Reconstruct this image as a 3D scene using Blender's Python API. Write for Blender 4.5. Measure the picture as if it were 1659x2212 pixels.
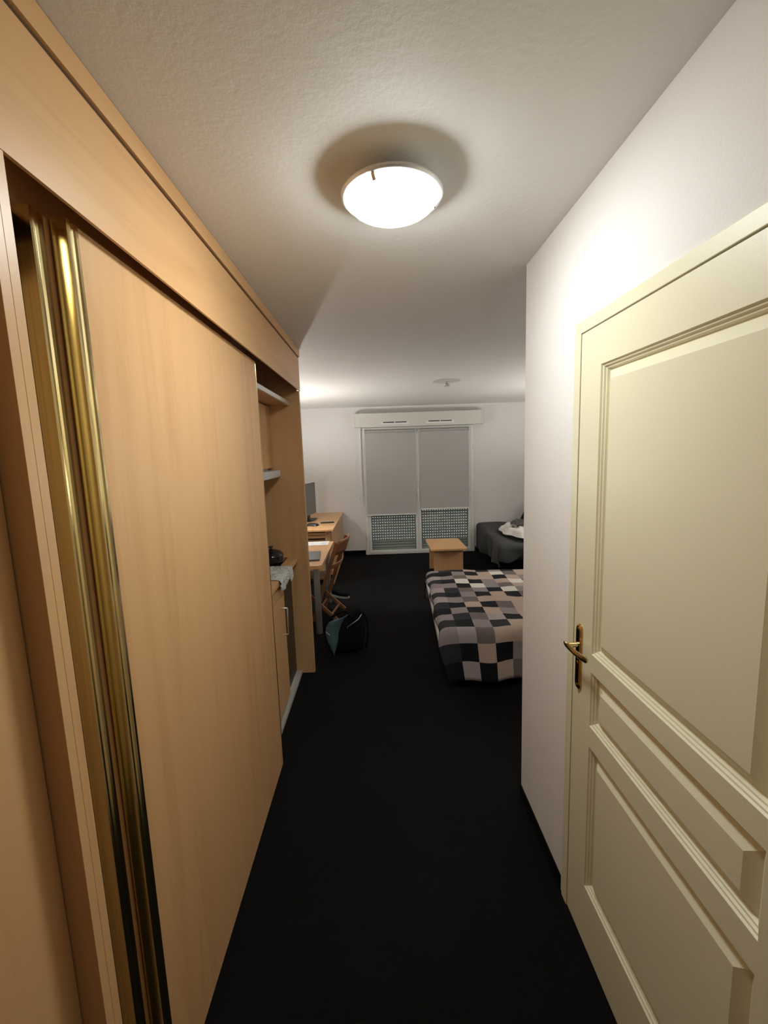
import bpy, bmesh, math, random
from mathutils import Vector, Matrix, noise

for o in list(bpy.data.objects):
    bpy.data.objects.remove(o, do_unlink=True)
C = bpy.context.scene.collection
random.seed(7)

# ------------------------------------------------------------------ camera
def setup_camera():
    f, p, y, r = 932.9, 0.1344175, 0.0116986, 0.0335539      # focal length (px of 1659x2212), pitch, yaw, roll
    cp, sp, cy, sy = math.cos(p), math.sin(p), math.cos(y), math.sin(y)
    fw = Vector((sy * cp, cy * cp, -sp)); rt = Vector((cy, -sy, 0)); dn = fw.cross(rt)
    c, s = math.cos(r), math.sin(r)
    R_, D_ = c * rt + s * dn, -s * rt + c * dn
    cam = bpy.data.cameras.new('camera'); o = bpy.data.objects.new('camera', cam); C.objects.link(o)
    m = Matrix((R_, -D_, -fw)).transposed().to_4x4(); m.translation = Vector((0, 0, 1.695))
    o.matrix_world = m
    cam.sensor_fit = 'VERTICAL'; cam.sensor_height = 36; cam.sensor_width = 27
    cam.lens = f / 2212 * 36; cam.clip_start = 0.02
    bpy.context.scene.camera = o
setup_camera()

# ------------------------------------------------------------------ world, exposure
LAMP_STRENGTH = 78.0
SCONCE_STRENGTH = 1600.0
sc = bpy.context.scene
w = bpy.data.worlds.new('outside'); sc.world = w; w.use_nodes = True
w.node_tree.nodes['Background'].inputs[0].default_value = (0.92, 0.96, 0.95, 1)
w.node_tree.nodes['Background'].inputs[1].default_value = 0.8
sc.view_settings.view_transform = 'Standard'; sc.view_settings.look = 'None'
sc.view_settings.gamma = 1.0; sc.view_settings.use_curve_mapping = False
sc.view_settings.exposure = 0.0

# ------------------------------------------------------------------ materials
M = {}
def newmat(name, col=(.5, .5, .5), rough=.6, metal=0.0, spec=.5):
    m = bpy.data.materials.new(name); m.use_nodes = True
    b = m.node_tree.nodes['Principled BSDF']
    b.inputs['Base Color'].default_value = (*col, 1); b.inputs['Roughness'].default_value = rough
    b.inputs['Metallic'].default_value = metal; b.inputs['Specular IOR Level'].default_value = spec
    M[name] = m
    return m, m.node_tree, b
def N(nt, t, **kw):
    n = nt.nodes.new(t)
    for k, v in kw.items(): setattr(n, k, v)
    return n
def objcoord(nt, scale):
    t = N(nt, 'ShaderNodeTexCoord'); mp = N(nt, 'ShaderNodeMapping')
    mp.inputs['Scale'].default_value = scale
    nt.links.new(t.outputs['Object'], mp.inputs[0])
    return mp.outputs[0]
def bump(nt, b, hgt, strength, dist):
    bp = N(nt, 'ShaderNodeBump'); bp.inputs['Strength'].default_value = strength; bp.inputs['Distance'].default_value = dist
    nt.links.new(hgt, bp.inputs['Height']); nt.links.new(bp.outputs[0], b.inputs['Normal'])
def ramp(nt, fac, stops):
    r = N(nt, 'ShaderNodeValToRGB'); e = r.color_ramp.elements
    while len(e) < len(stops): e.new(0.5)
    for el, (p, c) in zip(e, stops): el.position = p; el.color = (*c, 1)
    nt.links.new(fac, r.inputs[0])
    return r.outputs[0]
def plain(name, col, rough=.6, metal=0.0, spec=.5, nscale=60, nstr=.15, dist=.001, var=.06):
    m, nt, b = newmat(name, col, rough, metal, spec)
    no = N(nt, 'ShaderNodeTexNoise'); no.inputs['Scale'].default_value = nscale; no.inputs['Detail'].default_value = 4
    nt.links.new(objcoord(nt, (1, 1, 1)), no.inputs['Vector'])
    lo = tuple(c * (1 - var) for c in col); hi = tuple(min(1, c * (1 + var)) for c in col)
    nt.links.new(ramp(nt, no.outputs[0], [(.3, lo), (.7, hi)]), b.inputs['Base Color'])
    if nstr: bump(nt, b, no.outputs[0], nstr, dist)
    return m
def wood(name, axis, a, c, rough=.38):
    m, nt, b = newmat(name, a, rough, 0, .45)
    big = [14, 14, 14]; big[axis] = .9
    fine = [150, 150, 150]; fine[axis] = 4
    n1 = N(nt, 'ShaderNodeTexNoise'); n1.inputs['Scale'].default_value = 1; n1.inputs['Detail'].default_value = 5; n1.inputs['Distortion'].default_value = .6
    n2 = N(nt, 'ShaderNodeTexNoise'); n2.inputs['Scale'].default_value = 1; n2.inputs['Detail'].default_value = 3
    nt.links.new(objcoord(nt, big), n1.inputs['Vector']); nt.links.new(objcoord(nt, fine), n2.inputs['Vector'])
    mx = N(nt, 'ShaderNodeMath', operation='MULTIPLY_ADD'); mx.inputs[1].default_value = .16
    nt.links.new(n2.outputs[0], mx.inputs[0]); nt.links.new(n1.outputs[0], mx.inputs[2])
    nt.links.new(ramp(nt, mx.outputs[0], [(.36, c), (.55, a), (.80, tuple(min(1, v * 1.05) for v in a))]), b.inputs['Base Color'])
    bump(nt, b, n2.outputs[0], .05, .0006)
    return m
BA, BC = (.665, .388, .178), (.585, .320, .135)
for ax, nm in ((0, 'x'), (1, 'y'), (2, 'z')): wood('beech_' + nm, ax, BA, BC)
wood('chair_wood', 2, (.27, .12, .05), (.19, .08, .033), .35)

def wallpaint(name, col, scale, strength, dist, rough=.75):
    m, nt, b = newmat(name, col, rough, 0, .3)
    n1 = N(nt, 'ShaderNodeTexNoise'); n1.inputs['Scale'].default_value = scale; n1.inputs['Detail'].default_value = 5; n1.inputs['Roughness'].default_value = .55
    n2 = N(nt, 'ShaderNodeTexNoise'); n2.inputs['Scale'].default_value = 1.3
    oc = objcoord(nt, (1, 1, 1)); nt.links.new(oc, n1.inputs['Vector']); nt.links.new(oc, n2.inputs['Vector'])
    nt.links.new(ramp(nt, n2.outputs[0], [(.3, tuple(c * .975 for c in col)), (.7, col)]), b.inputs['Base Color'])
    bump(nt, b, n1.outputs[0], strength, dist)
wallpaint('wall_paint', (.82, .80, .775), 170, .25, .002)
wallpaint('ceiling_paint', (.85, .835, .80), 55, .22, .005, .62)
m, nt, b = newmat('carpet', (.010, .010, .011), .95, 0, .15)
n1 = N(nt, 'ShaderNodeTexNoise'); n1.inputs['Scale'].default_value = 420; n1.inputs['Detail'].default_value = 2
nt.links.new(objcoord(nt, (1, 1, 1)), n1.inputs['Vector'])
nt.links.new(ramp(nt, n1.outputs[0], [(.35, (.0025, .0025, .0026)), (.7, (.0065, .0064, .0062))]), b.inputs['Base Color'])
bump(nt, b, n1.outputs[0], .8, .004)
plain('black_skirting', (.004, .004, .0045), .8, spec=.1)
plain('door_cream', (.77, .72, .52), .42, nscale=240, nstr=.22, dist=.0006, var=.015)
plain('pvc_white', (.84, .85, .81), .35, nstr=.03, var=.02)
plain('plastic_cream', (.70, .69, .63), .45, nstr=.03, var=.02)
plain('groove_shade', (.07, .028, .014), .7)
plain('slot_dark', (.02, .02, .02), .8)
plain('blind_grey', (.46, .46, .44), .85, nscale=500, nstr=.2, dist=.0005, var=.04)
plain('shutter_grey', (.36, .39, .37), .5, nstr=.05)
plain('aluminium', (.72, .71, .69), .32, .9, nscale=200, nstr=.05)
plain('track_silver', (.62, .59, .54), .4, .15, nscale=200, nstr=.05)
plain('steel_grey', (.46, .47, .48), .38, .75, nstr=.03)
plain('white_metal', (.80, .79, .76), .4)
plain('black_gloss', (.012, .012, .013), .12, nstr=0)
plain('fridge_black', (.010, .010, .011), .30, spec=.3, nstr=.05)
plain('black_plastic', (.018, .018, .02), .35, nstr=.05)
plain('black_fabric', (.0065, .0065, .0072), .85, spec=.12, nscale=300, nstr=.4, dist=.002)
plain('teal_lining', (.075, .135, .16), .7, nscale=200, nstr=.3)
plain('white_cloth', (.72, .69, .63), .85, nscale=220, nstr=.3, var=.05)
plain('sheet_white', (.78, .76, .72), .85)
plain('dark_tee', (.075, .072, .07), .9, nscale=220, nstr=.3)
plain('sofa_cover', (.040, .041, .041), .9, nscale=260, nstr=.4, dist=.0015, var=.15)
plain('paper', (.82, .81, .80), .8, nstr=0)
plain('print_grey', (.45, .45, .46), .8, nstr=0)
plain('laptop_grey', (.16, .17, .18), .38, .6, nstr=.03)
plain('screen_reflection', (.15, .145, .142), .38, nstr=0)  # wall reflection on the screen is put into this grey base colour
plain('sole_grey', (.42, .42, .41), .6)
plain('hood_white', (.72, .71, .73), .4)
m, nt, b = newmat('brass', (.78, .58, .22), .17, 1.0)
n1 = N(nt, 'ShaderNodeTexNoise'); n1.inputs['Scale'].default_value = 1; n1.inputs['Detail'].default_value = 3
nt.links.new(objcoord(nt, (260, 260, 2)), n1.inputs['Vector'])
nt.links.new(ramp(nt, n1.outputs[0], [(.3, (.70, .55, .25)), (.7, (.86, .72, .40))]), b.inputs['Base Color'])
m, nt, b = newmat('bronze', (.55, .36, .16), .14, 1.0)
m, nt, b = newmat('chrome', (.82, .81, .80), .12, 1.0)
plain('lamp_rim', (.74, .74, .74), .38, .55, nstr=0)
def emitter(name, col, s):
    m, nt, b = newmat(name, (.9, .88, .84), .4)
    b.inputs['Emission Color'].default_value = (*col, 1); b.inputs['Emission Strength'].default_value = s
emitter('lamp_glass', (.94, 1.0, .99), LAMP_STRENGTH)
emitter('sconce_bulb', (1.0, .97, .93), SCONCE_STRENGTH)
emitter('sconce_glass', (1.0, .97, .93), SCONCE_STRENGTH * .028)
def glassmat():
    m = bpy.data.materials.new('window_glass'); m.use_nodes = True; M['window_glass'] = m; nt = m.node_tree
    nt.nodes.clear(); out = N(nt, 'ShaderNodeOutputMaterial'); mix = N(nt, 'ShaderNodeMixShader')
    tr = N(nt, 'ShaderNodeBsdfTransparent'); tr.inputs[0].default_value = (.95, .97, .955, 1)
    gl = N(nt, 'ShaderNodeBsdfGlossy'); gl.inputs['Roughness'].default_value = .02
    lw = N(nt, 'ShaderNodeLayerWeight'); lw.inputs[0].default_value = .5
    pw = N(nt, 'ShaderNodeMath', operation='POWER'); pw.inputs[1].default_value = 5
    ma = N(nt, 'ShaderNodeMath', operation='MULTIPLY_ADD'); ma.inputs[1].default_value = .90; ma.inputs[2].default_value = .04
    nt.links.new(lw.outputs['Facing'], pw.inputs[0]); nt.links.new(pw.outputs[0], ma.inputs[0]); nt.links.new(ma.outputs[0], mix.inputs[0]); nt.links.new(tr.outputs[0], mix.inputs[1]); nt.links.new(gl.outputs[0], mix.inputs[2])
    nt.links.new(mix.outputs[0], out.inputs[0])
glassmat()
# printed quilt: colour per patch comes from the mesh's own patch colours
m, nt, b = newmat('quilt', (.3, .3, .3), .9, 0, .2)
at = N(nt, 'ShaderNodeVertexColor', layer_name='patch'); n1 = N(nt, 'ShaderNodeTexNoise'); n1.inputs['Scale'].default_value = 130; n1.inputs['Detail'].default_value = 4
nt.links.new(objcoord(nt, (1, 1, 1)), n1.inputs['Vector'])
mx = N(nt, 'ShaderNodeMixRGB', blend_type='MULTIPLY'); mx.inputs[0].default_value = 1
nt.links.new(at.outputs[0], mx.inputs[1]); nt.links.new(ramp(nt, n1.outputs[0], [(.25, (.86, .86, .86)), (.75, (1, 1, 1))]), mx.inputs[2])
nt.links.new(mx.outputs[0], b.inputs['Base Color']); bump(nt, b, n1.outputs[0], .35, .003)
# tea towel: grey printed sketch lines on white cotton
m, nt, b = newmat('towel_print', (.7, .7, .66), .85)
v = N(nt, 'ShaderNodeTexVoronoi', feature='DISTANCE_TO_EDGE'); v.inputs['Scale'].default_value = 22
nt.links.new(objcoord(nt, (1, 1.6, 1)), v.inputs['Vector'])
nt.links.new(ramp(nt, v.outputs['Distance'], [(.02, (.25, .25, .25)), (.06, (.66, .65, .60))]), b.inputs['Base Color'])

# ------------------------------------------------------------------ mesh helpers
class B:
    def __init__(s): s.bm = bmesh.new()
    def box(s, x0, x1, y0, y1, z0, z1, bev=0, seg=2):
        n0 = len(s.bm.verts)
        vs = [s.bm.verts.new(p) for p in ((x0, y0, z0), (x1, y0, z0), (x1, y1, z0), (x0, y1, z0), (x0, y0, z1), (x1, y0, z1), (x1, y1, z1), (x0, y1, z1))]
        fs = [s.bm.faces.new([vs[i] for i in q]) for q in ((0, 3, 2, 1), (4, 5, 6, 7), (0, 1, 5, 4), (1, 2, 6, 5), (2, 3, 7, 6), (3, 0, 4, 7))]
        if bev:
            es = list({e for f in fs for e in f.edges})
            bmesh.ops.bevel(s.bm, geom=es, offset=bev, segments=seg, profile=.5, affect='EDGES')
        return s
    def poly(s, pts, faces):
        vs = [s.bm.verts.new(p) for p in pts]
        for f in faces: s.bm.faces.new([vs[i] for i in f])
        return s
    def prism(s, outline, z0, z1, bev=0):
        n = len(outline)
        lo = [s.bm.verts.new((x, y, z0)) for x, y in outline]; hi = [s.bm.verts.new((x, y, z1)) for x, y in outline]
        fs = [s.bm.faces.new(hi), s.bm.faces.new(lo[::-1])]
        top = list(fs[0].edges) + list(fs[1].edges)
        for i in range(n): s.bm.faces.new((lo[i], lo[(i + 1) % n], hi[(i + 1) % n], hi[i]))
        if bev: bmesh.ops.bevel(s.bm, geom=top, offset=bev, segments=2, profile=.5, affect='EDGES')
        return s
    def lathe(s, cx, cy, prof, n=48, axis='z'):
        rings = []
        for r, z in prof:
            if r < 1e-6: rings.append([s.bm.verts.new((cx, cy, z))])
            else: rings.append([s.bm.verts.new((cx + r * math.cos(2 * math.pi * k / n), cy + r * math.sin(2 * math.pi * k / n), z)) for k in range(n)])
        for a, b in zip(rings, rings[1:]):
            for k in range(n):
                k2 = (k + 1) % n
                if len(a) == 1 and len(b) == 1: continue
                if len(a) == 1: s.bm.faces.new((a[0], b[k2], b[k]))
                elif len(b) == 1: s.bm.faces.new((a[k], a[k2], b[0]))
                else: s.bm.faces.new((a[k], a[k2], b[k2], b[k]))
        return s
    def sweep(s, path, ring, up=(0, 0, 1), cap=True):
        """ring(i) -> list of (a,b) offsets in the path's side/up frame"""
        P = [Vector(p) for p in path]; rings = []
        for i, p in enumerate(P):
            t = (P[min(i + 1, len(P) - 1)] - P[max(i - 1, 0)]).normalized()
            u = Vector(up); sd = t.cross(u)
            if sd.length < 1e-4: sd = t.cross(Vector((1, 0, 0)))
            sd.normalize(); u = sd.cross(t).normalized()
            rings.append([s.bm.verts.new(p + sd * a + u * b_) for a, b_ in ring(i)])
        n = len(rings[0])
        for a, b_ in zip(rings, rings[1:]):
            for k in range(n): s.bm.faces.new((a[k], a[(k + 1) % n], b_[(k + 1) % n], b_[k]))
        if cap: s.bm.faces.new(rings[0][::-1]); s.bm.faces.new(rings[-1])
        return s
    def tube(s, path, r, n=12, up=(0, 0, 1)):
        rr = r if callable(r) else (lambda i: r)
        return s.sweep(path, lambda i: [(rr(i) * math.cos(2 * math.pi * k / n), rr(i) * math.sin(2 * math.pi * k / n)) for k in range(n)], up)
    def bar(s, a, b_, wd, th, up=(0, 0, 1), bev=0):
        """rectangular bar from a to b_: wd along side, th along up"""
        n0 = set(s.bm.edges)
        s.sweep([a, b_], lambda i: [(-wd / 2, -th / 2), (wd / 2, -th / 2), (wd / 2, th / 2), (-wd / 2, th / 2)], up)
        if bev:
            bmesh.ops.bevel(s.bm, geom=[e for e in s.bm.edges if e not in n0], offset=bev, segments=2, profile=.5, affect='EDGES')
        return s
    def grid(s, nu, nv, fn):
        vs = [[s.bm.verts.new(fn(i / nu, j / nv)) for j in range(nv + 1)] for i in range(nu + 1)]
        fs = []
        for i in range(nu):
            for j in range(nv): fs.append((i, j, s.bm.faces.new((vs[i][j], vs[i + 1][j], vs[i + 1][j + 1], vs[i][j + 1]))))
        return fs
    def build(s, name, mat, parent=None, smooth=None, local=False, org=None, subsurf=0, solid=0):
        bm = s.bm
        bmesh.ops.remove_doubles(bm, verts=bm.verts, dist=1e-6)
        bmesh.ops.recalc_face_normals(bm, faces=bm.faces)
        off = Vector((0, 0, 0))
        if not local:
            if parent is not None:
                p = parent
                while p is not None: off += p.location; p = p.parent
            elif org is not None: off = Vector(org)
            else:
                xs = [v_.co for v_ in bm.verts]
                off = Vector(((min(c.x for c in xs) + max(c.x for c in xs)) / 2, (min(c.y for c in xs) + max(c.y for c in xs)) / 2, min(c.z for c in xs)))
            bmesh.ops.translate(bm, verts=bm.verts, vec=-off)
        me = bpy.data.meshes.new(name); bm.to_mesh(me); bm.free()
        me.materials.append(M[mat])
        o = bpy.data.objects.new(name, me); C.objects.link(o)
        if parent is not None: o.parent = parent
        elif not local: o.location = off
        if smooth:
            for p in me.polygons: p.use_smooth = True
            if smooth is not True: me.set_sharp_from_angle(angle=math.radians(smooth))
        if solid:
            md = o.modifiers.new('thickness', 'SOLIDIFY'); md.thickness = solid; md.offset = -1
        if subsurf:
            md = o.modifiers.new('round', 'SUBSURF'); md.levels = md.render_levels = subsurf
        return o
def tag(o, label, cat, group=None, kind=None):
    o['label'] = label; o['category'] = cat
    if group: o['group'] = group
    if kind: o['kind'] = kind
    return o
def thing(name, label, cat, loc=(0, 0, 0), rz=0, group=None, kind=None):
    o = bpy.data.objects.new(name, None); o.empty_display_size = .1; C.objects.link(o)
    o.location = loc; o.rotation_euler = (0, 0, rz)
    return tag(o, label, cat, group, kind)
def lab(o, l): o['label'] = l; return o

CEIL = 2.455; XL, XR, YB, YF = -1.25, 2.80, 7.20, -1.50
XW = .652           # hall face of the bathroom wall
# ================================================================== SETTING
def S(o, label, cat): return tag(o, label, cat, kind='structure')
S(B().box(XL - .1, XR + .1, YF - .1, YB + .2, -.10, 0).build('floor', 'carpet'), 'black low-pile carpet covering the whole floor', 'floor')
S(B().box(XL - .1, XR + .1, YF - .1, YB + .2, CEIL, CEIL + .1).build('ceiling', 'ceiling_paint'), 'white lightly textured painted ceiling', 'ceiling')
S(B().box(XL - .1, XL, YF, YB, 0, CEIL).build('wall_left', 'wall_paint'), 'white painted wall behind the wardrobe and the desk', 'wall')
S(B().box(XR, XR + .1, YF, YB, 0, CEIL).build('wall_right', 'wall_paint'), 'white painted wall behind the sofa backrest', 'wall')
S(B().box(XL - .1, XR + .1, YF - .1, YF, 0, CEIL).build('wall_front', 'wall_paint'), 'white painted wall at the entrance end of the hall', 'wall')
WX0, WX1, WZ1 = -.215, 1.585, 2.115
bk = B(); bk.box(XL - .1, WX0, YB, YB + .2, 0, CEIL); bk.box(WX1, XR + .1, YB, YB + .2, 0, CEIL); bk.box(WX0, WX1, YB, YB + .2, WZ1, CEIL)
S(bk.build('wall_back', 'wall_paint'), 'white painted end wall around the French window', 'wall')
DY0, DY1, DZ = .555, 1.392, 2.04       # bathroom door leaf
hw = B(); hw.box(XW, XW + .09, DY1 + .045, 1.915, 0, CEIL); hw.box(XW, XW + .09, YF, DY0 - .045, 0, CEIL); hw.box(XW, XW + .09, DY0 - .045, DY1 + .045, DZ + .042, CEIL)
hw.box(XW + .09, XR, 1.825, 1.915, 0, CEIL)
S(hw.build('wall_hall', 'wall_paint'), 'white painted wall holding the cream panelled door', 'wall')
S(B().box(XW - .006, XW, DY1 + .06, 1.915, 0, .062).build('baseboard_hall', 'black_skirting'), 'low black skirting at the foot of the white hall wall', 'baseboard')
bb = B(); bb.box(XL + .0, WX0 - .03, YB - .012, YB, 0, .078)
S(bb.build('baseboard_back', 'black_skirting'), 'black skirting on the end wall between desk and window', 'baseboard')
S(B().box(WX1 + .03, XR, YB - .012, YB, 0, .078).build('baseboard_right', 'black_skirting'), 'black skirting on the end wall between window and sofa', 'baseboard')
# beech clad wall by the entrance, before the wardrobe
S(B().box(-.66, -.588, YF, .682, 0, 2.163).build('wall_entry', 'beech_z'), 'flat beech cladding beside the near end of the wardrobe', 'wall')

# ---- bathroom door
XD = .650
def panel_rings(y0, y1, z0, z1):
    """sunk moulding and raised field: (inset, depth behind the face)"""
    prof = [(0, 0), (.003, .005), (.007, .006), (.010, .011), (.014, .012), (.017, .018), (.020, .020), (.048, .004), (.050, .004)]
    pts, faces = [], []
    for i, (ins, d) in enumerate(prof):
        pts += [(XD + d, y0 + ins, z0 + ins), (XD + d, y1 - ins, z0 + ins), (XD + d, y1 - ins, z1 - ins), (XD + d, y0 + ins, z1 - ins)]
        if i:
            a, b_ = 4 * (i - 1), 4 * i
            for k in range(4): faces.append((a + k, a + (k + 1) % 4, b_ + (k + 1) % 4, b_ + k))
    l = 4 * (len(prof) - 1); faces.append((l, l + 1, l + 2, l + 3))
    return pts, faces
PY0, PY1 = .652, 1.271
PZ = [(.222, .737), (.808, .990), (1.050, 1.928)]
d = B(); E_ = XD + .04
def slab(y0, y1, z0, z1): d.box(XD, E_, y0, y1, z0, z1)
slab(DY0, PY0, .006, DZ); slab(PY1, DY1, .006, DZ)
zz = [.006] + [v_ for p in PZ for v_ in p] + [DZ]
for a, b_ in zip(zz[0::2], zz[1::2]): slab(PY0, PY1, a, b_)
door = S(d.build('door_1', 'door_cream', org=(XD + .02, (DY0 + DY1) / 2, 0)), 'cream bathroom door with three raised panels and brass lever handle', 'door')
for z0, z1 in PZ:
    q = B(); q.poly(*panel_rings(PY0, PY1, z0, z1)); q.box(XD + .026, XD + .034, PY0, PY1, z0, z1); q.build('panel', 'door_cream', door)
fr = B()
fr.box(XW - .005, XW + .09, DY1 + .0025, DY1 + .044, 0, DZ + .04, .002); fr.box(XW - .005, XW + .09, DY0 - .044, DY0 - .0025, 0, DZ + .04, .002); fr.box(XW - .005, XW + .09, DY0 - .004, DY1 + .004, DZ + .003, DZ + .04, .002)
fr.build('door_frame', 'door_cream', door)
# handle: long rounded back plate and a curved lever
hp = B(); hy = 1.347
out = []
for k in range(25):
    a = math.pi * k / 24; out.append((hy + .0175 * math.cos(a), 1.099 + .020 * math.sin(a)))
for k in range(25):
    a = math.pi + math.pi * k / 24; out.append((hy + .0175 * math.cos(a), .913 + .020 * math.sin(a)))
n = len(out); base = [(XD, y, z) for y, z in out]; mid = [(XD - .005, y, z) for y, z in out]
top = [(XD - .009, hy + (y - hy) * .72, 1.006 + (z - 1.006) * .955) for y, z in out]
hp.poly(base + mid + top, [tuple(range(2 * n, 3 * n))] + [(i + o_, (i + 1) % n + o_, (i + 1) % n + n + o_, i + n + o_) for o_ in (0, n) for i in range(n)])
plate = lab(hp.build('handle_plate', 'bronze', door, smooth=25), 'dark brass handle back plate')
lv = B()
lv.tube([(XD - .008, hy, 1.048), (XD - .022, hy, 1.048), (XD - .046, hy, 1.048)], .0085, 16)
pth = [(XD - .046, hy + .016, 1.050), (XD - .047, hy + .004, 1.051), (XD - .046, hy - .02, 1.050), (XD - .042, hy - .05, 1.046), (XD - .036, hy - .082, 1.045), (XD - .034, hy - .108, 1.050), (XD - .036, hy - .122, 1.054)]
wd = [.006, .010, .011, .0105, .011, .012, .006]
lv.sweep(pth, lambda i: [(wd[i] * .45 * math.cos(2 * math.pi * k / 16), wd[i] * math.sin(2 * math.pi * k / 16)) for k in range(16)])
lab(lv.build('lever', 'brass', plate, smooth=50), 'curved polished brass lever')
for z in (1.104, .908):
    s_ = B(); s_.tube([(XD - .0085, hy, z), (XD - .011, hy, z)], .0045, 12); s_.build('screw', 'brass', plate)
kh = B(); kh.tube([(XD - .0085, hy, .985), (XD - .0105, hy, .985)], .006, 14); kh.box(XD - .0105, XD - .0085, hy - .003, hy + .003, .968, .985); kh.build('keyhole_cover', 'brass', plate)

# ---- French window
win = thing('window_1', 'white double French window with roller blinds down', 'window', ((WX0 + WX1) / 2, YB, 0), kind='structure')
y0, y1 = YB - .018, YB + .034
f = B(); f.box(WX0 - .012, WX0 + .035, y0, y1, 0, WZ1, .003); f.box(WX1 - .035, WX1 + .012, y0, y1, 0, WZ1, .003); f.box(WX0 + .035, WX1 - .035, y0, y1, WZ1 - .035, WZ1, .003); f.box(WX0 + .035, WX1 - .035, y0, y1, 0, .022, .003)
f.build('window_frame', 'pvc_white', win)
XM = .662
for a, b_ in ((WX0 + .037, XM - .002), (XM + .002, WX1 - .037)):
    L = B(); st = .044; ya, yb_ = YB - .026, YB + .028
    L.box(a, a + st, ya, yb_, .024, WZ1 - .037, .004); L.box(b_ - st, b_, ya, yb_, .024, WZ1 - .037, .004)
    L.box(a + st, b_ - st, ya, yb_, .024, .066, .004); L.box(a + st, b_ - st, ya, yb_, WZ1 - .08, WZ1 - .037, .004)
    lf = L.build('window_leaf', 'pvc_white', win)
    g = B(); g.box(a + st - .004, b_ - st + .004, YB + .006, YB + .011, .062, WZ1 - .076); g.build('pane', 'window_glass', lf)
h_ = B(); h_.box(XM - .012, XM + .014, YB - .036, YB - .026, .97, 1.09, .003); h_.tube([(XM, YB - .036, 1.06), (XM, YB - .062, 1.06), (XM + .002, YB - .068, 1.03), (XM + .006, YB - .070, .93)], .009, 10)
h_.build('window_handle', 'pvc_white', win, smooth=40)
for z in (.30, 1.0, 1.75):
    for x in (WX0 - .006, WX1 + .006):
        q = B(); q.tube([(x, YB - .026, z - .04), (x, YB - .026, z + .04)], .008, 10); q.build('hinge', 'pvc_white', win, smooth=40)
# roller shutter curtain outside the glass
sh = thing('roller_shutter', 'closed grey slatted roller shutter with dotted light holes behind the window panes', 'shutter', ((WX0 + WX1) / 2, YB + .042, 0))
def slat_mesh(holes):
    b_ = B(); hx = (WX1 - WX0) / 2 - .003; H = .0455; pit = .0405; n = int(2 * hx / pit)
    zs = [0, .006, .0165, .0275, .038, H]; ys = [.004, 0, -.004, -.004, 0, .004]
    def strip(x0, x1, r): b_.poly([(x0, ys[r], zs[r]), (x1, ys[r], zs[r]), (x1, ys[r + 1], zs[r + 1]), (x0, ys[r + 1], zs[r + 1])], [(0, 1, 2, 3)])
    for r in range(5):
        if r == 2 and holes:
            x = -hx
            for k in range(n):
                c = -n * pit / 2 + (k + .5) * pit
                strip(x, c - .0075, r); x = c + .0075
            strip(x, hx, r)
        else: strip(-hx, hx, r)
    b_.poly([(-hx, .004, H), (hx, .004, H), (hx, .004, H + .001), (-hx, .004, H + .001)], [(0, 1, 2, 3)])
    o = b_.build('slat', 'shutter_grey', sh, local=True)
    return o
s0 = slat_mesh(False); s1 = slat_mesh(True)
s0.location.z = .001; s1.location.z = .001 + 5 * .0465
for k in range(45):
    if k in (0, 5): continue
    c = (s0 if k < 5 else s1).copy(); C.objects.link(c); c.parent = sh; c.location = (0, 0, .001 + k * .0465)
# shutter box with vents
bx = thing('roller_shutter_box', 'long white roller shutter box with two air vents above the window', 'shutter box', (.67, YB, 2.118))
q = B(); q.poly([(-.19, YB - .17, 2.118), (1.60, YB - .17, 2.118), (1.60, YB, 2.118), (-.19, YB, 2.118), (-.19, YB - .17, 2.335), (1.60, YB - .17, 2.335), (1.60, YB, 2.352), (-.19, YB, 2.352)],
  [(0, 3, 2, 1), (4, 5, 6, 7), (0, 1, 5, 4), (1, 2, 6, 5), (2, 3, 7, 6), (3, 0, 4, 7)]); q.build('box', 'plastic_cream', bx)
for s_, xe in ((-1, -.19), (1, 1.60)):
    x2 = xe + s_ * .165; e = B()
    pr = [(xe, YB - .168), (xe + s_ * .08, YB - .165), (xe + s_ * .13, YB - .14), (x2, YB - .09), (x2, YB), (xe, YB)]
    e.prism(pr, 2.125, 2.340, .004); e.build('end_cap', 'plastic_cream', bx)
for x0, x1 in ((.075, .53), (.80, 1.255)):
    v_ = B(); v_.box(x0, x1, YB - .182, YB - .1705, 2.150, 2.200, .004); vo = v_.build('air_vent', 'pvc_white', bx)
    for a, b_ in ((x0 + .04, (x0 + x1) / 2 - .008), ((x0 + x1) / 2 + .008, x1 - .04)):
        q = B(); q.box(a, b_, YB - .1835, YB - .1815, 2.178, 2.193); q.build('slot', 'slot_dark', vo)
# roller blinds
for xa, xb, zb, lb in ((-.190, .622, .668, 'grey fabric roller blind hanging lower, on the window leaf beside the desk'), (.702, 1.508, .742, 'grey fabric roller blind ending higher, on the window leaf with the coffee table before it')):
    t = thing('roller_blind', lb, 'blind', ((xa + xb) / 2, YB - .06, zb))
    q = B(); q.box(xa, xb, YB - .054, YB - .052, zb + .02, 2.045); q.build('fabric', 'blind_grey', t)
    q = B(); q.tube([(xa - .004, YB - .051, 2.055), (xb + .004, YB - .051, 2.055)], .024, 18); q.build('roller', 'blind_grey', t, smooth=40)
    q = B(); q.box(xa - .004, xb + .004, YB - .060, YB - .046, zb, zb + .022, .004); lab(q.build('bottom_bar', 'pvc_white', t), 'white bottom bar')
    for x in (xa - .012, xb + .004):
        q = B(); q.box(x, x + .008, YB - .085, YB - .027, 2.028, 2.078, .002); q.build('bracket', 'pvc_white', t)
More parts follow.
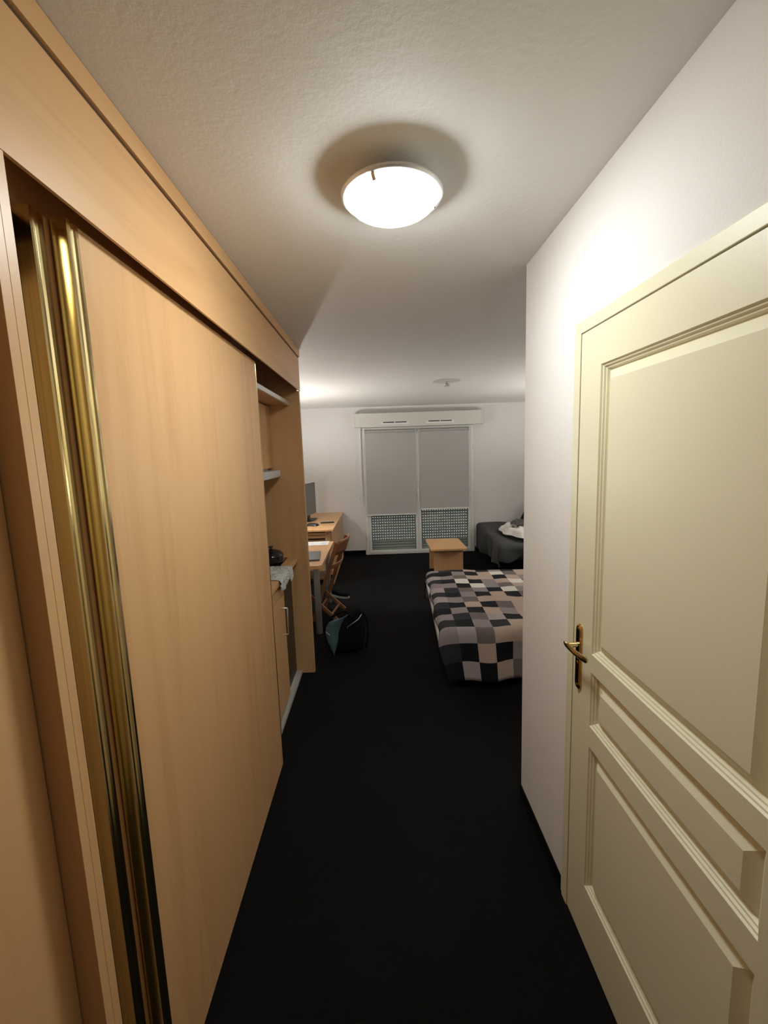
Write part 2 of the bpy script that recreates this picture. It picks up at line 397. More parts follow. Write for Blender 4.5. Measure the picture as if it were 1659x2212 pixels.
# crank rod beside the window
cr = thing('shutter_crank', 'thin white shutter crank rod hanging on the left window jamb', 'crank', (-.285, YB - .03, .86))
q = B(); q.tube([(-.268, YB - .05, 2.105), (-.272, YB - .05, 1.20)], .011, 10); q.build('rod', 'pvc_white', cr, smooth=40)
q = B(); q.tube([(-.272, YB - .05, 1.20), (-.268, YB - .05, 1.17)], .012, 10); q.tube([(-.268, YB - .05, 1.17), (-.31, YB - .06, 1.0), (-.312, YB - .06, .955), (-.265, YB - .055, .885)], .007, 8); q.tube([(-.268, YB - .05, 1.17), (-.262, YB - .05, .875)], .006, 8)
q.build('crank_handle', 'pvc_white', cr, smooth=40)

# ================================================================== WARDROBE
XFAS = -.545; YP0, YP1 = 3.222, 3.258
wr = thing('built_in_wardrobe', 'beech wall-length built-in wardrobe and kitchenette surround with fascia', 'wardrobe', (-.9, 1.97, 0))
q = B(); q.box(-.552, XFAS, YF + .01, YP1, 2.165, 2.398); q.box(-.566, -.552, YF + .01, YP1, 2.215, 2.398); q.build('fascia', 'beech_y', wr)
q = B(); q.box(-.665, -.567, YF + .01, YP1, 2.30, 2.398); q.build('header', 'beech_y', wr)
q = B(); q.box(-.665, -.655, YF + .01, 2.10, 2.166, 2.299); q.build('pelmet', 'beech_y', wr)
q = B(); q.box(-.60, -.546, YF + .01, YP1, 2.3985, 2.404); lab(q.build('shadow_gap', 'groove_shade', wr), 'strip under the cornice, coloured dark as the shade of the groove')  # shadow line below the cornice, put into the strip's dark brown colour
q = B(); q.box(-.60, -.537, YF + .01, YP1, 2.4045, CEIL - .001); q.build('cornice', 'beech_y', wr)
for a, b_ in ((.684, .7039), (.7041, .724)):
    q = B(); q.box(XL + .002, XFAS, a, b_, 0.001, 2.164, .0005, 1); q.build('side_panel', 'beech_z', wr)
q = B(); q.box(XL + .002, XFAS - .005, YP0, YP1, .001, 2.164); q.box(XL + .002, -.666, YP0, YP1, 2.164, CEIL - .001); q.box(-.666, -.567, YP0, YP1 - .001, 2.1645, 2.2995); q.build('partition', 'beech_z', wr)
q = B(); q.box(XL + .002, XL + .012, .725, YP0 - .001, .09, CEIL - .001); q.build('back_panel', 'beech_z', wr)
q = B(); q.box(-.95, -.64, 2.215, YP0 - .001, 2.068, 2.088); ts = q.build('top_shelf', 'beech_y', wr)
q = B(); q.box(-.64, -.622, 2.215, YP0 - .001, 2.062, 2.092, .003); lab(q.build('shelf_edge', 'aluminium', ts), 'aluminium front edge')
q = B(); q.box(-.694, -.647, .73, YP0 - .001, .0005, .022); q.box(-.653, -.647, .73, YP0 - .001, .022, .030); q.box(-.694, -.690, .73, YP0 - .001, .022, .030); lab(q.build('floor_track', 'track_silver', wr), 'silver sliding door track')

def sliding_door(xf, y0, y1, label, right_strip):
    t = thing('sliding_door', label, 'sliding door', (xf - .015, (y0 + y1) / 2, .001))
    q = B(); q.box(xf - .016, xf - .002, y0 + .036, y1 - .004, .006, 2.162); q.build('door_panel', 'beech_z', t)
    # brass edge profile: return facing the hall end, front flange with two beads and a groove
    cs = [(xf - .031, y0), (xf - .001, y0), (xf + .001, y0 + .003), (xf + .001, y0 + .008), (xf - .003, y0 + .012), (xf - .005, y0 + .017), (xf - .003, y0 + .022), (xf, y0 + .025), (xf, y0 + .032), (xf - .002, y0 + .036),
          (xf - .0165, y0 + .036), (xf - .0165, y0 + .006), (xf - .026, y0 + .006), (xf - .026, y0 + .030), (xf - .031, y0 + .030)]
    q = B(); q.prism(cs, .003, 2.163); lab(q.build('edge_profile', 'brass', t), 'polished brass edge profile')
    if right_strip:
        q = B(); q.box(xf - .018, xf, y1 - .004, y1 + .004, .003, 2.163, .0015); lab(q.build('edge_strip', 'brass', t), 'thin brass edge strip')
    return t
sliding_door(-.580, .905, 2.206, 'large beech sliding wardrobe door with brass edge, the front one', True)
sliding_door(-.614, .858, 2.10, 'rear sliding wardrobe door, only its brass edge showing behind the front door', False)

# ---- kitchenette inside the opening
KX = -.650
bc = thing('base_cabinet', 'beech kitchenette base cabinet with drawer and door beside the black fridge', 'cabinet', (-.9, 2.47, 0))
q = B(); q.box(XL + .02, KX - .02, 2.16, 2.785, .092, .898); q.box(XL + .02, KX - .08, 2.16, 2.785, .001, .092); q.build('body', 'beech_z', bc)
q = B(); q.box(KX - .018, KX, 2.163, 2.782, .802, .895, .0015, 1); q.build('drawer_front', 'beech_y', bc)
q = B(); q.box(KX - .018, KX, 2.163, 2.782, .090, .796, .0015, 1); cd = q.build('cabinet_door', 'beech_z', bc)
q = B(); q.tube([(KX, 2.69, .728), (KX + .033, 2.69, .728), (KX + .036, 2.69, .722), (KX + .036, 2.69, .556), (KX + .033, 2.69, .550), (KX, 2.69, .550)], .0055, 10, up=(0, 1, 0)); lab(q.build('handle', 'aluminium', cd, smooth=50), 'brushed metal bow handle')
fg = thing('mini_fridge', 'black glossy under-counter fridge beside the beech base cabinet', 'fridge', (-.92, 3.0, .001))
q = B(); q.box(-1.20, -.72, 2.80, 3.20, .02, .885, .004); q.build('body', 'black_plastic', fg)
q = B(); q.box(-.718, -.685, 2.80, 3.20, .035, .885, .006); q.build('fridge_door', 'fridge_black', fg)
for x in (-1.15, -.75):
    for y in (2.84, 3.16):
        q = B(); q.tube([(x, y, .001), (x, y, .02)], .015, 10); q.build('foot', 'black_plastic', fg)
tag(B().box(XL + .014, -.634, 2.15, YP0 - .002, .900, .938, .002).build('worktop', 'beech_y'), 'beech kitchenette worktop with tea towel over its edge', 'worktop')
hb = B(); hb.box(-1.12, -.70, 2.96, 3.19, .9385, .946, .002)
tag(hb.build('hob', 'black_gloss'), 'flat black glass hob set on the kitchenette worktop', 'hob')
# wall cupboard and slim hood
wc = thing('wall_cupboard', 'beech wall cupboard hung above the kitchenette worktop', 'cupboard', (-1.0, 2.7, 1.615))
q = B(); q.box(XL + .014, -.79, 2.16, YP0 - .002, 1.615, 2.060); q.build('body', 'beech_z', wc)
for a, b_ in ((2.163, 2.688), (2.692, YP0 - .004)):
    q = B(); q.box(-.789, -.771, a, b_, 1.617, 2.058, .0015, 1); q.build('cupboard_door', 'beech_z', wc)
hd = thing('range_hood', 'slim white extractor hood under the wall cupboard', 'hood', (-.95, 2.7, 1.545))
q = B()
outl = [(-1.20, 2.20), (-.712, 2.20)] + [(-.732 + .02 * math.cos(a), 3.19 + .02 * math.sin(a)) for a in [math.pi / 2 * k / 6 for k in range(7)]] + [(-1.20, 3.21)]
q.prism(outl, 1.552, 1.600, .006); q.build('body', 'hood_white', hd, smooth=40)
q = B(); q.box(-1.15, -.78, 2.25, 3.15, 1.545, 1.553); q.build('filter', 'steel_grey', hd)
q = B(); q.box(-1.20, -.80, 2.22, 3.19, 1.600, 1.614); q.build('mount', 'hood_white', hd)

# pot on the worktop
pt = thing('cooking_pot', 'small black pot with a domed glossy lid on the hob', 'pot', (-.785, 3.05, 0.9470))
q = B(); q.lathe(-.785, 3.05, [(0, 0.9470), (.078, 0.9470), (.084, 0.9530), (.085, 0.9930), (.089, 0.9960), (.086, 0.9980), (.08, 0.9930)], 40); q.build('pot_body', 'black_gloss', pt, smooth=40)
q = B(); q.lathe(-.785, 3.05, [(.087, 0.9975), (.084, 1.0060), (.065, 1.0260), (.035, 1.0380), (.012, 1.0420), (0, 1.0420)], 40); lid = q.build('lid', 'black_gloss', pt, smooth=60)
q = B(); q.lathe(-.785, 3.05, [(0, 1.0420), (.007, 1.0420), (.007, 1.0500), (.016, 1.0540), (.016, 1.0620), (0, 1.0660)], 20); q.build('lid_knob', 'black_plastic', lid, smooth=40)
# tea towel
q = B()
def towel(u, v):
    s = u * .29                                             # from the back of the worktop over its edge
    y = 2.60 + v * .345 + .016 * math.sin(u * 5 + v * 3) + .03 * (1 - u) * (v - .5)
    flat = .185 + .02 * math.sin(v * 7)
    n1_ = noise.noise(Vector((u * 6, v * 7, 3))); n2_ = noise.noise(Vector((u * 13, v * 14, 8)))
    if s < flat: x, z = -.634 - (flat - s), .9415 + (.030 * abs(n1_) + .014 * abs(n2_)) * min(1, (flat - s) / .04) * min(1, 4 * v * (1 - v) + .3)
    else:
        dd = s - flat; r = .012; L_ = .35 + .75 * math.exp(-((v - .25) / .22) ** 2) + .55 * math.exp(-((v - .85) / .15) ** 2)
        if dd < r * math.pi / 2: x, z = -.634 + r * math.sin(dd / r), .9415 - r + r * math.cos(dd / r)
        else: x, z = -.622 + .012 * abs(n1_) + .006 * math.sin(v * 16) ** 2, .9295 - (dd - r * math.pi / 2) * L_
    return (x, y, z)
q.grid(40, 34, towel)
tag(q.build('tea_towel', 'towel_print', smooth=True), 'white tea towel with grey line print draped over the worktop edge', 'towel')

# ================================================================== LIGHTS
lp = thing('ceiling_lamp', 'round frosted ceiling lamp with metal rim, switched on in the hall', 'lamp', (.068, 1.325, CEIL))
cx, cy = .068, 1.325
q = B(); q.lathe(cx, cy, [(0, CEIL - .0005), (.078, CEIL - .0005), (.078, CEIL - .035), (.1305, CEIL - .037), (.1305, CEIL - .041), (0, CEIL - .041)], 64); q.build('base', 'white_metal', lp, smooth=35)
q = B(); q.lathe(cx, cy, [(.128, CEIL - .036), (.138, CEIL - .036), (.1435, CEIL - .039), (.1442, CEIL - .044), (.141, CEIL - .049), (.134, CEIL - .051), (.129, CEIL - .049), (.128, CEIL - .036)], 64); q.build('rim', 'lamp_rim', lp, smooth=60)
q = B(); q.lathe(cx, cy, [(.1275, CEIL - .043)] + [(.1275 * math.cos(a), CEIL - .050 - .044 * math.sin(a)) for a in [math.pi / 2 * k / 12 for k in range(12)]] + [(0, CEIL - .094)], 64); q.build('glass_dome', 'lamp_glass', lp, smooth=True)
for a in (2.25, .15, 4.3):
    px_, py_ = cx + .134 * math.cos(a), cy + .134 * math.sin(a)
    q = B(); q.bar((px_, py_, CEIL - .051), (cx + .123 * math.cos(a), cy + .123 * math.sin(a), CEIL - .064), .010, .006); q.build('clip', 'chrome', lp)
def sconce(x, y, z, s, label):
    t = thing('wall_sconce', label, 'wall lamp', (x, y, z))
    q = B(); q.box(min(x, x + s * .012), max(x, x + s * .012), y - .05, y + .05, z + .0, z + .13, .003); q.build('wall_plate', 'white_metal', t)
    q = B(); n = 20
    def bowl(u, v):
        a = math.pi * u; r = .13 * math.sin(math.pi / 2 * (.12 + .88 * v)) ; return (x + s * (.014 + r * math.sin(a)), y + r * math.cos(a) * 1.15, z - .02 + .10 * v ** 1.5)
    q.grid(n, 8, bowl); q.build('bowl', 'sconce_glass', t, smooth=True, solid=.003)
    q = B(); cxx = x + s * .065; q.lathe(cxx, y, [(0, z + .03)] + [(.03 * math.sin(a), z + .06 - .03 * math.cos(a)) for a in [math.pi * k / 10 for k in range(1, 10)]] + [(0, z + .09)], 20); q.build('bulb', 'sconce_bulb', t, smooth=True)
sconce(XL, 5.28, 1.30, 1, 'half-bowl uplight on the wall above the desk')
sconce(XR, 4.95, 1.36, -1, 'half-bowl uplight on the wall above bed and sofa')
# unused ceiling outlet
so = thing('ceiling_outlet', 'flat round white ceiling outlet cover with a small hanging socket', 'ceiling outlet', (.785, 4.84, CEIL))
q = B(); q.lathe(.785, 4.84, [(0, CEIL - .001), (.150, CEIL - .001), (.151, CEIL - .003), (.145, CEIL - .0045), (0, CEIL - .006)], 40); q.build('cover_plate', 'plastic_cream', so, smooth=40)
q = B(); q.lathe(.785, 4.84, [(0, CEIL - .0055), (.022, CEIL - .0055), (.022, CEIL - .030), (.038, CEIL - .036), (.038, CEIL - .052), (.030, CEIL - .058), (0, CEIL - .058)], 24); q.build('socket', 'plastic_cream', so, smooth=40)

# ================================================================== DESK, TABLE, CHAIR
dk = thing('desk', 'beech desk with a drawer and keyed lock against the end wall', 'desk', (-.92, 6.33, 0))
q = B(); q.box(XL + .012, -.600, 5.50, YB - .016, .722, .747, .002); q.build('desk_top', 'beech_y', dk)
q = B(); q.box(-.645, -.625, 5.56, YB - .02, .001, .7215); q.build('side_panel', 'beech_z', dk)
q = B(); q.box(XL + .02, XL + .04, 5.56, YB - .02, .001, .7215); q.build('side_panel', 'beech_z', dk)
q = B(); q.box(XL + .041, -.646, 5.60, 5.62, .12, .60); q.build('end_panel', 'beech_x', dk)
q = B(); q.box(XL + .041, -.715, 5.545, 5.80, .668, .702, .002); dr = q.build('drawer', 'beech_x', dk)
q = B(); q.box(XL + .041, -.715, 5.552, 5.80, .626, .660, .002); lab(q.build('pull_out_shelf', 'beech_x', dk), 'narrow pull-out board')
q = B(); q.box(-.712, -.646, 5.545, 5.59, .56, .7215); q.build('corner_post', 'beech_z', dk)
q = B(); q.tube([(-.672, 5.545, .690), (-.672, 5.532, .690)], .011, 14, up=(1, 0, 0)); lab(q.build('lock', 'chrome', dk, smooth=40), 'small shiny lock')

tv = thing('television', 'flat television, wall reflection coloured grey into its screen, standing on the desk by the wall', 'television', (-1.04, 6.37, .748), rz=math.radians(-10))
q = B(); q.box(-.022, .012, -.31, .31, .075, .545, .005); q.build('casing', 'black_plastic', tv, local=True)
q = B(); q.box(.012, .0145, -.302, .302, .083, .537); q.build('screen', 'screen_reflection', tv, local=True)
q = B(); q.box(-.016, .006, -.04, .04, .010, .09, .003); q.build('neck', 'black_plastic', tv, local=True)
q = B(); q.prism([(-.075, -.15), (.075, -.17), (.10, 0), (.075, .17), (-.075, .15)], 0, .012, .003); q.build('stand', 'black_plastic', tv, local=True)
rc = thing('remote_control', 'long black remote control lying on the desk by its free edge', 'remote control', (-.735, 6.05, .748), rz=math.radians(-84))
q = B(); q.box(-.018, .018, -.095, .095, 0, .018, .006, 3); q.build('case', 'black_plastic', rc, local=True, smooth=40)
for k in range(8):
    for j in (-1, 0, 1):
        q = B(); q.box(j * .010 - .003, j * .010 + .003, -.08 + k * .02, -.07 + k * .02, .0178, .0195, .0008, 1); q.build('button', 'steel_grey', rc, local=True)
# computer mouse style black device
q = B(); q.grid(14, 14, lambda u, v: ((u - .5) * .10, (v - .5) * .16, .034 * max(0, (1 - (2 * u - 1) ** 4) * (1 - (2 * v - 1) ** 4)) ** .5))
q.box(-.049, .049, -.079, .079, -.001, .0005)
mo = q.build('set_top_puck', 'black_plastic', local=True, smooth=50); mo.location = (-.915, 5.86, .7485); mo.rotation_euler = (0, 0, math.radians(70))
tag(mo, 'small rounded black device on the desk beside the television', 'device')

TZ = .712
tb = thing('side_table', 'beech topped table on grey tubular legs holding papers and laptop', 'table', (-.87, 4.34, 0))
q = B(); q.prism([(-1.22, 3.80), (-.565, 3.80), (-.535, 3.825), (-.535, 4.905), (-1.22, 4.905)], TZ - .032, TZ, .002); q.build('table_top', 'beech_x', tb)
for x in (-.612, -1.16):
    for y in (3.985, 4.86):
        q = B(); q.tube([(x, y, .001), (x, y, TZ - .033)], .030, 24); q.build('leg', 'steel_grey', tb, smooth=40)
for y in (3.985, 4.86):
    q = B(); q.box(-1.13, -.642, y - .01, y + .01, TZ - .075, TZ - .034); q.build('rail', 'steel_grey', tb)
lt = thing('laptop', 'closed dark grey laptop lying on the table edge', 'laptop', (-.594, 4.165, TZ + .0005), rz=math.radians(5.5))
q = B(); q.box(-.25, 0, -.18, .18, 0, .010, .003); q.build('base', 'laptop_grey', lt, local=True)
q = B(); q.box(-.25, 0, -.18, .18, .0105, .017, .003); q.build('lid', 'laptop_grey', lt, local=True)
pp = thing('paper_sheets', 'white printed paper sheet lying on the beech table', 'paper', (-.745, 4.795, TZ + .0005), rz=math.radians(2))
q = B(); q.box(-.20, .165, -.105, .105, 0, .003); q.build('sheet', 'paper', pp, local=True)
for k in range(5):
    q = B(); q.box(.085 - .01 * (k % 2), .145, -.075 + k * .03, -.066 + k * .03, .003, .0032); q.build('print_line', 'print_grey', pp, local=True)

# folding wooden chair
ch = thing('folding_chair', 'brown wooden folding chair with curved backrest pushed under the table', 'chair', (-.60, 4.47, 0), rz=math.radians(-9))
def cb(name, a, b_, wd, th, up=(0, 1, 0), bev=.004):
    q = B(); q.bar(a, b_, wd, th, up, bev); return q.build(name, 'chair_wood', ch, local=True)
for y in (-.205, .205):
    cb('back_post', (-.085, y, .002), (.205, y, .83), .040, .022)
for y in (-.165, .165):
    cb('rear_leg', (.165, y, .004), (-.30, y, .425), .036, .020)
q = B()
for k in range(7): q.box(-.315 + k * .052, -.268 + k * .052, -.155, .155, .428, .442, .003)
q.build('seat', 'chair_wood', ch, local=True)
def slatback(z0, z1, name):
    q = B()
    def fn(u, v):
        y = -.215 + .43 * u; z = z0 + (z1 - z0) * v; return (.205 - (.83 - z) * .35 + .02 + .055 * (1 - (2 * u - 1) ** 2), y, z + .006 * math.sin(math.pi * u))
    q.grid(16, 5, fn); q.build(name, 'chair_wood', ch, local=True, smooth=True, solid=.012)
slatback(.70, .845, 'backrest'); slatback(.555, .60, 'lower_slat')
cb('front_rung', (-.05, -.2, .10), (-.05, .2, .10), .018, .018, (0, 0, 1), .003)
cb('rear_rung', (.10, -.16, .062), (.10, .16, .062), .018, .018, (0, 0, 1), .003)

# shoe under the table end
sh_ = thing('shoe', 'black shoe with pale sole edge lying under the table', 'shoe', (-.50, 5.05, 0.001), rz=math.radians(-38))
def shoe_ring(t):
    return .052 * (1 - .75 * max(0, t - .7) ** 2 / .09) * (.85 + .25 * math.sin(t * 3.0)) * (1 if t > .03 else .7)
q = B()
ou = [(-.14 + .28 * t, shoe_ring(t)) for t in [k / 16 for k in range(17)]]
ou = ou + [(x, -y) for x, y in ou[::-1]]
q.prism(ou, 0, .024, .003); lab(q.build('sole', 'sole_grey', sh_, local=True), 'pale grey rubber sole')
q = B()
def upper(u, v):
    t = .02 + .96 * u; w_ = shoe_ring(t) * .94; a = math.pi * v; H = .095 - .055 * u ** 1.3 if u < .95 else .03
    return (-.14 + .28 * t, w_ * math.cos(a), .024 + H * math.sin(a) ** .7)
q.grid(20, 16, upper); q.build('upper', 'black_fabric', sh_, local=True, smooth=True, solid=.004)

# bag on the floor
bg = thing('backpack', 'open black backpack with teal lining slumped on the carpet by the table leg', 'backpack', (-.32, 3.62, 0.002), rz=math.radians(8))
def ringpts(z, cx_, cy_, rx, ry, n=28, wob=0, tilt=0, p=.55):
    o_ = []
    for k in range(n):
        a = 2 * math.pi * k / n; c_, s_ = math.cos(a), math.sin(a)
        x = cx_ + rx * math.copysign(abs(c_) ** p, c_); y = cy_ + ry * math.copysign(abs(s_) ** p, s_)
        o_.append((x + wob * math.sin(3 * a + z * 20), y + wob * math.cos(2 * a + z * 14), max(0, z + tilt * (x - cx_) + .5 * tilt * (y - cy_))))
    return o_
def loft(q, rings, cap0=True, cap1=True):
    n = len(rings[0]); pts = [p for r in rings for p in r]; fs = []
    for i in range(len(rings) - 1):
        for k in range(n): fs.append((i * n + k, i * n + (k + 1) % n, (i + 1) * n + (k + 1) % n, (i + 1) * n + k))
    if cap0: fs.append(tuple(range(n))[::-1])
    if cap1: fs.append(tuple(range((len(rings) - 1) * n, len(rings) * n)))
    q.poly(pts, fs)
q = B()
loft(q, [ringpts(0, .0, 0, .125, .09), ringpts(.03, .0, 0, .14, .10, wob=.004), ringpts(.12, .005, 0, .15, .105, wob=.006), ringpts(.22, .015, .01, .15, .095, wob=.006, tilt=.12), ringpts(.31, .055, .02, .105, .07, wob=.005, tilt=.35), ringpts(.345, .06, .03, .07, .035, tilt=.5)])
q.build('main_body', 'black_fabric', bg, local=True, smooth=True, subsurf=1)
def flap(u, v):
    def at(tab):
        k = v * (len(tab) - 1); i = min(int(k), len(tab) - 2); return tab[i] + (tab[i + 1] - tab[i]) * (k - i)
    xl = at([-.124, -.150, -.172, -.186, -.178, -.150, -.10]); xr = at([-.118, -.098, -.080, -.072, -.050, -.022, .015])
    z = at([.012, .075, .14, .205, .26, .305, .325]) + .045 * u * max(0, v - .4)
    return (xl + (xr - xl) * u, -.122 - .018 * math.sin(math.pi * u) - .006 * math.sin(v * 9) + (.03 if v > .62 else 0) * (v - .62), z)
q = B(); q.grid(10, 18, flap)
lin = lab(q.build('lining_flap', 'teal_lining', bg, local=True, smooth=True, solid=.006), 'teal inner flap folded outwards')
q = B(); q.tube([(-.182 + .011 * k, -.134 - .003 * k, .228 - .010 * k) for k in range(4)], .003, 8); q.build('piping', 'white_cloth', lin, local=True)
q = B()
pth = [(-.13, -.10, .02), (-.165, -.105, .12), (-.20, -.10, .225), (-.175, -.09, .295), (-.11, -.08, .345), (-.02, -.07, .378), (.025, -.07, .355), (.035, -.09, .29)]
q.tube(pth, lambda i: .013, 10); q.build('rim_band', 'black_fabric', bg, local=True, smooth=True, subsurf=1)
q = B(); q.tube([(.00, -.105, .24), (.05, -.105, .27), (.10, -.10, .30), (.13, -.07, .33)], .004, 8); zp = q.build('zip', 'steel_grey', bg, local=True, smooth=True)
q = B(); q.box(-.003, .008, -.118, -.112, .205, .245, .002); q.build('zip_puller', 'chrome', zp, local=True)
q = B(); q.tube([(.15, -.02, .33), (.185, -.03, .25), (.185, -.05, .14), (.16, -.06, .03)], .012, 8); q.build('strap', 'black_fabric', bg, local=True, smooth=True)

# ================================================================== BED
bed = thing('bed', 'low bed with white mattress on a black base, foot end towards the hall', 'bed', (.53, 2.95, 0), rz=math.radians(-2.9))
BL, BW = 2.00, 1.55
q = B(); q.box(-.04, BL, .05, BW - .02, .03, .275, .01); q.build('bed_base', 'black_fabric', bed, local=True)
for x in (.05, BL - .08):
    for y in (.12, BW - .1):
        q = B(); q.tube([(x, y, 0.001), (x, y, .03)], .025, 12); q.build('leg', 'black_plastic', bed, local=True)
q = B(); q.box(-.130, BL, .03, BW, .276, .372, .025, 4); q.build('mattress', 'sheet_white', bed, local=True, smooth=40)
# quilt --------------------------------------------------------
K, SL, MV, MB_, TN, CR, LM = (.009, .010, .012), (.032, .034, .037), (.31, .265, .262), (.185, .15, .14), (.52, .395, .315), (.82, .77, .68), (.43, .37, .365)
Kx = dict(k=K, s=SL, m=MV, b=MB_, t=TN, c=CR, l=LM)
# rows from the near hem to the far side; columns Y Z A B C D E F G from the foot hem towards the head
ROWS = ['kklktbkmt',   # hem
        'ssktkmtkb',
        'mmlbttkst',   # fold
        'kskmstktk',
        'lmsblktmc',
        'kkmktmtkt',
        'ssktkbtck',
        'blmbtttkm',
        'mskmktkbt',
        'klsbmkcmt',
        'smmkcmbtk',
        'kskckmtcb',
        'mlmbttktm',
        'skkmktcbt',
        'bmsktkmkt', 'kskmtbktc', 'smbktmkct']
CELL = .131; SUB = 5; NC, NR = 16.2, 17
NFOOT, NHANG = 1.2, 3.0
Lx = BL - .02
def wrap(d_, r=.05):
    """cloth running over an edge: returns (horizontal, drop) for arc length d_ beyond the edge"""
    if d_ < r * math.pi / 2: return r * math.sin(d_ / r), r * (1 - math.cos(d_ / r))
    return r, r + (d_ - r * math.pi / 2)
TOPZ = .432
def quilt_pos(s, t):
    x, y = s, t; dx = dy = 0
    ex0, ey0, ey1 = -.075, .02, BW - .02
    if s < ex0: a, dx = wrap(ex0 - s); x = ex0 - a - .10 * dx
    if t < ey0: a, dy = wrap(ey0 - t); y = ey0 - a - .12 * dy
    if t > ey1: a, dy = wrap(t - ey1); y = ey1 + a
    n_ = noise.noise(Vector((s * 3.1, t * 3.1, 4.2))); n2 = noise.noise(Vector((s * 9, t * 7, 1.2)))
    drop = max(dx, dy) + .30 * min(dx, dy)
    if t < ey0: y += .020 * math.sin(s * 17 + .6) * min(1, dy / .2) + .03 * n_ * min(1, dy / .2); 
    if s < ex0: x += (.022 * math.sin(t * 13) + .03 * n_) * min(1, dx / .12)
    if t < ey0: x += .18 * dy * max(0, 1 - (s + .15) / .5)
    z = TOPZ - drop + (.016 * n_ + .006 * n2) * (1 if drop < .02 else .5)
    if min(dx, dy) > 0: x -= .02 * min(1, min(dx, dy) / .1); y -= .02 * min(1, min(dx, dy) / .1)
    return (x, y, max(.012 + .004 * n_, z))
q = B()
s_start = -NFOOT * CELL; t_start = -NHANG * CELL + .03
fs = q.grid(int(NC * SUB), NR * SUB, lambda u, v: quilt_pos(s_start + u * NC * CELL, t_start + v * NR * CELL))
cl = q.bm.loops.layers.float_color.new('patch')
rnd = random.Random(3)
extra = {}
for i, j, f_ in fs:
    ci, rj = (i + 4) // SUB, j // SUB
    if ci < 9: c = Kx[ROWS[rj][ci]]
    else: c = extra.setdefault((ci, rj), Kx[rnd.choice('ksmbtclt')])
    for lp_ in f_.loops: lp_[cl] = (*c, 1)
qo = q.build('quilt', 'quilt', local=True, smooth=True, solid=.012)
qo.location = (.53, 2.95, 0); qo.rotation_euler = (0, 0, math.radians(-2.9))
tag(qo, 'patchwork quilt of black, mauve, tan and cream squares spread over the bed', 'quilt')

# ================================================================== COFFEE TABLE
ct = thing('coffee_table', 'small beech coffee table with rounded corners in front of the window', 'coffee table', (.915, 5.92, 0))
def rrect(x0, x1, y0, y1, r, n=6):
    o_ = []
    for cx_, cy_, a0 in ((x1 - r, y0 + r, -90), (x1 - r, y1 - r, 0), (x0 + r, y1 - r, 90), (x0 + r, y0 + r, 180)):
        for k in range(n + 1): a = math.radians(a0 + 90 * k / n); o_.append((cx_ + r * math.cos(a), cy_ + r * math.sin(a)))
    return o_
q = B(); q.prism(rrect(.672, 1.152, 5.56, 6.27, .05), .396, .420, .003); q.build('table_top', 'beech_x', ct)
q = B(); q.box(.715, 1.105, 5.635, 5.655, .001, .395); q.build('end_panel', 'beech_z', ct)
q = B(); q.box(.715, 1.105, 6.16, 6.18, .001, .395); q.build('end_panel', 'beech_z', ct)
q = B(); q.box(.90, .92, 5.656, 6.159, .10, .395); q.build('stretcher_board', 'beech_y', ct)

# ================================================================== SOFA
SO, SR = (1.58, 5.42, 0), math.radians(-3.4)
sf = thing('sofa', 'black framed sofa under a dark grey cover against the wall', 'sofa', SO, SR)
q = B(); q.box(.05, .86, .06, 1.62, .03, .26, .02); q.build('base', 'black_fabric', sf, local=True)
q = B(); q.box(.015, .84, .02, 1.64, .262, .475, .05, 4); q.build('seat_cushion', 'sofa_cover', sf, smooth=40, local=True)
q = B(); q.poly([(.60, .02, .478), (.84, .02, .478), (1.03, .02, .92), (.85, .02, .97), (.60, 1.64, .478), (.84, 1.64, .478), (1.03, 1.64, .92), (.85, 1.64, .97)],
    [(0, 1, 2, 3), (7, 6, 5, 4), (0, 3, 7, 4), (1, 5, 6, 2), (3, 2, 6, 7), (0, 4, 5, 1)])
bmesh.ops.bevel(q.bm, geom=q.bm.edges[:], offset=.035, segments=3, profile=.5, affect='EDGES'); q.build('backrest', 'black_fabric', sf, smooth=40, local=True)
for x in (.10, .80):
    for y in (.12, 1.56):
        q = B(); q.tube([(x, y, .001), (x, y, .03)], .02, 12); q.build('foot', 'black_plastic', sf, local=True)
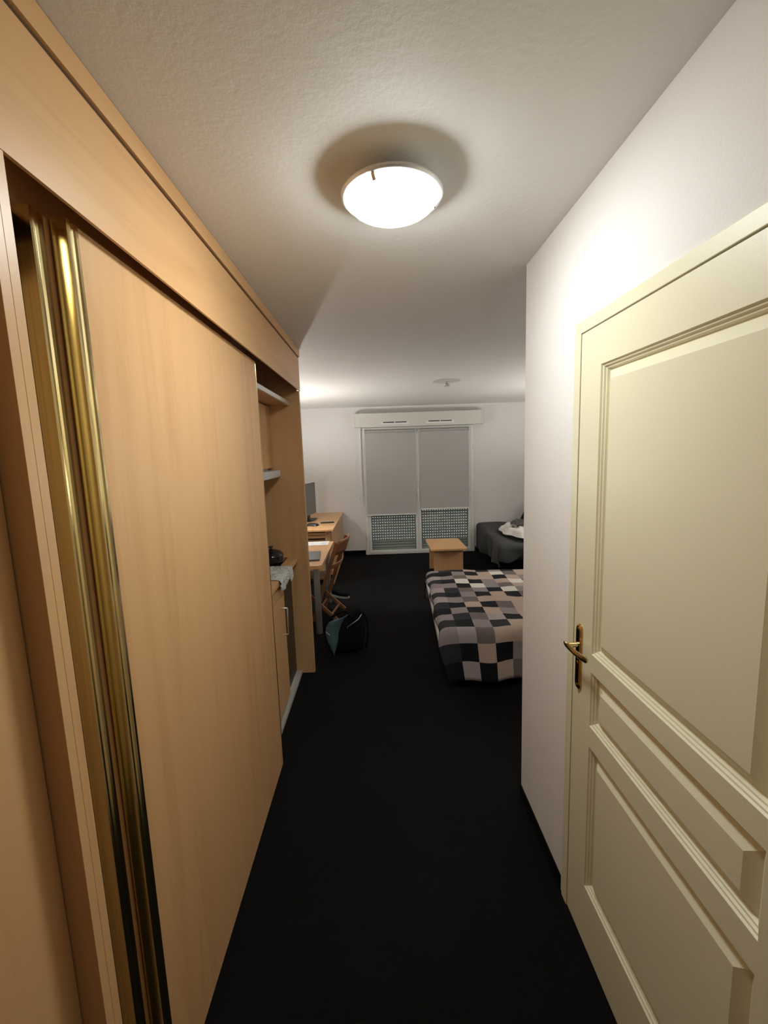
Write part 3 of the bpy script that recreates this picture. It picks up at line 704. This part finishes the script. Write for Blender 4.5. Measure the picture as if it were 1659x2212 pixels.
def throw(u, v):
    s = -.40 + u * 1.005; t = -.25 + v * 1.895           # s: towards the wall; t: along the seat
    dx = dy = 0; x, y = s, t
    Lf = .30 + .16 * max(0, t) / 1.64; Ln = .17 + .11 * math.exp(-(max(0, s) / .18) ** 2) + .02 * math.sin(s * 13)
    if s < 0: a, dx = wrap(-s * Lf / .40, .07); x = -a - .04 * dx
    if t < 0: a, dy = wrap(-t * Ln / .25, .07); y = -a - .05 * dy
    n_ = noise.noise(Vector((s * 2.6, t * 2.6, 9))); n2 = noise.noise(Vector((s * 6, t * 6, 2)))
    drop = max(dx, dy) + .18 * min(dx, dy)
    if s < 0: x -= .030 * math.sin(t * 7 + 1) * min(1, dx / .2) + .02 * math.sin(t * 15) * min(1, dx / .25)
    if t < 0: y -= .03 * math.sin(s * 14 + 2) * min(1, dy / .15)
    fold = .05 * math.exp(-((s - .10 - .22 * (1 - t / 1.2) ** 2 * (t < 1.2)) / .05) ** 2) * math.exp(-((t - .55) / .5) ** 2)
    z = .505 - drop + .016 * n_ + .010 * n2 - .4 * fold - .03 * math.exp(-((t - .12) / .10) ** 2) * math.exp(-((s - .28) / .10) ** 2)
    return (x, y, max(.03, z))
q = B(); q.grid(64, 92, throw)
th = q.build('sofa_throw', 'sofa_cover', smooth=True, solid=.010, local=True); th.location = SO; th.rotation_euler = (0, 0, SR)
tag(th, 'dark grey cloth cover draped over the sofa seat', 'throw')
# clothes heap
def garment(nm, mat, label, cat, cx_, cy_, rx, ry, z0, h, seed, flat):
    q = B()
    def fn(u, v):
        a = 2 * math.pi * u; r = v
        o_ = 1 + .30 * noise.noise(Vector((math.cos(a) * 1.5, math.sin(a) * 1.5, seed))) + .10 * math.sin(3 * a + seed) + .06 * math.sin(7 * a + 2 * seed)
        x = cx_ + rx * r * o_ * math.cos(a); y = cy_ + ry * r * o_ * math.sin(a)
        rg = 1 - abs(noise.noise(Vector((x * 6 + seed, y * 5, seed)))) * 2.2
        n2_ = 1 - abs(noise.noise(Vector((x * 13, y * 11, seed + 3)))) * 2
        e = (1 - r ** flat)
        return (x, y, z0 + h * e * (.55 + .35 * rg) + .03 * max(0, n2_) * (1 - r ** 6) + .003 * (1 + math.sin(a * 9)))
    q.grid(72, 22, fn)
    return tag(q.build(nm, mat, smooth=True), label, cat)
garment('white_shirt', 'white_cloth', 'crumpled off-white shirt thrown on the grey sofa cover', 'shirt', 1.945, 5.95, .25, .42, .535, .105, 1.3, 4)
garment('dark_t_shirt', 'dark_tee', 'crumpled charcoal t-shirt lying on the white shirt', 't-shirt', 1.96, 5.92, .14, .13, .662, .055, 5.1, 2.2)
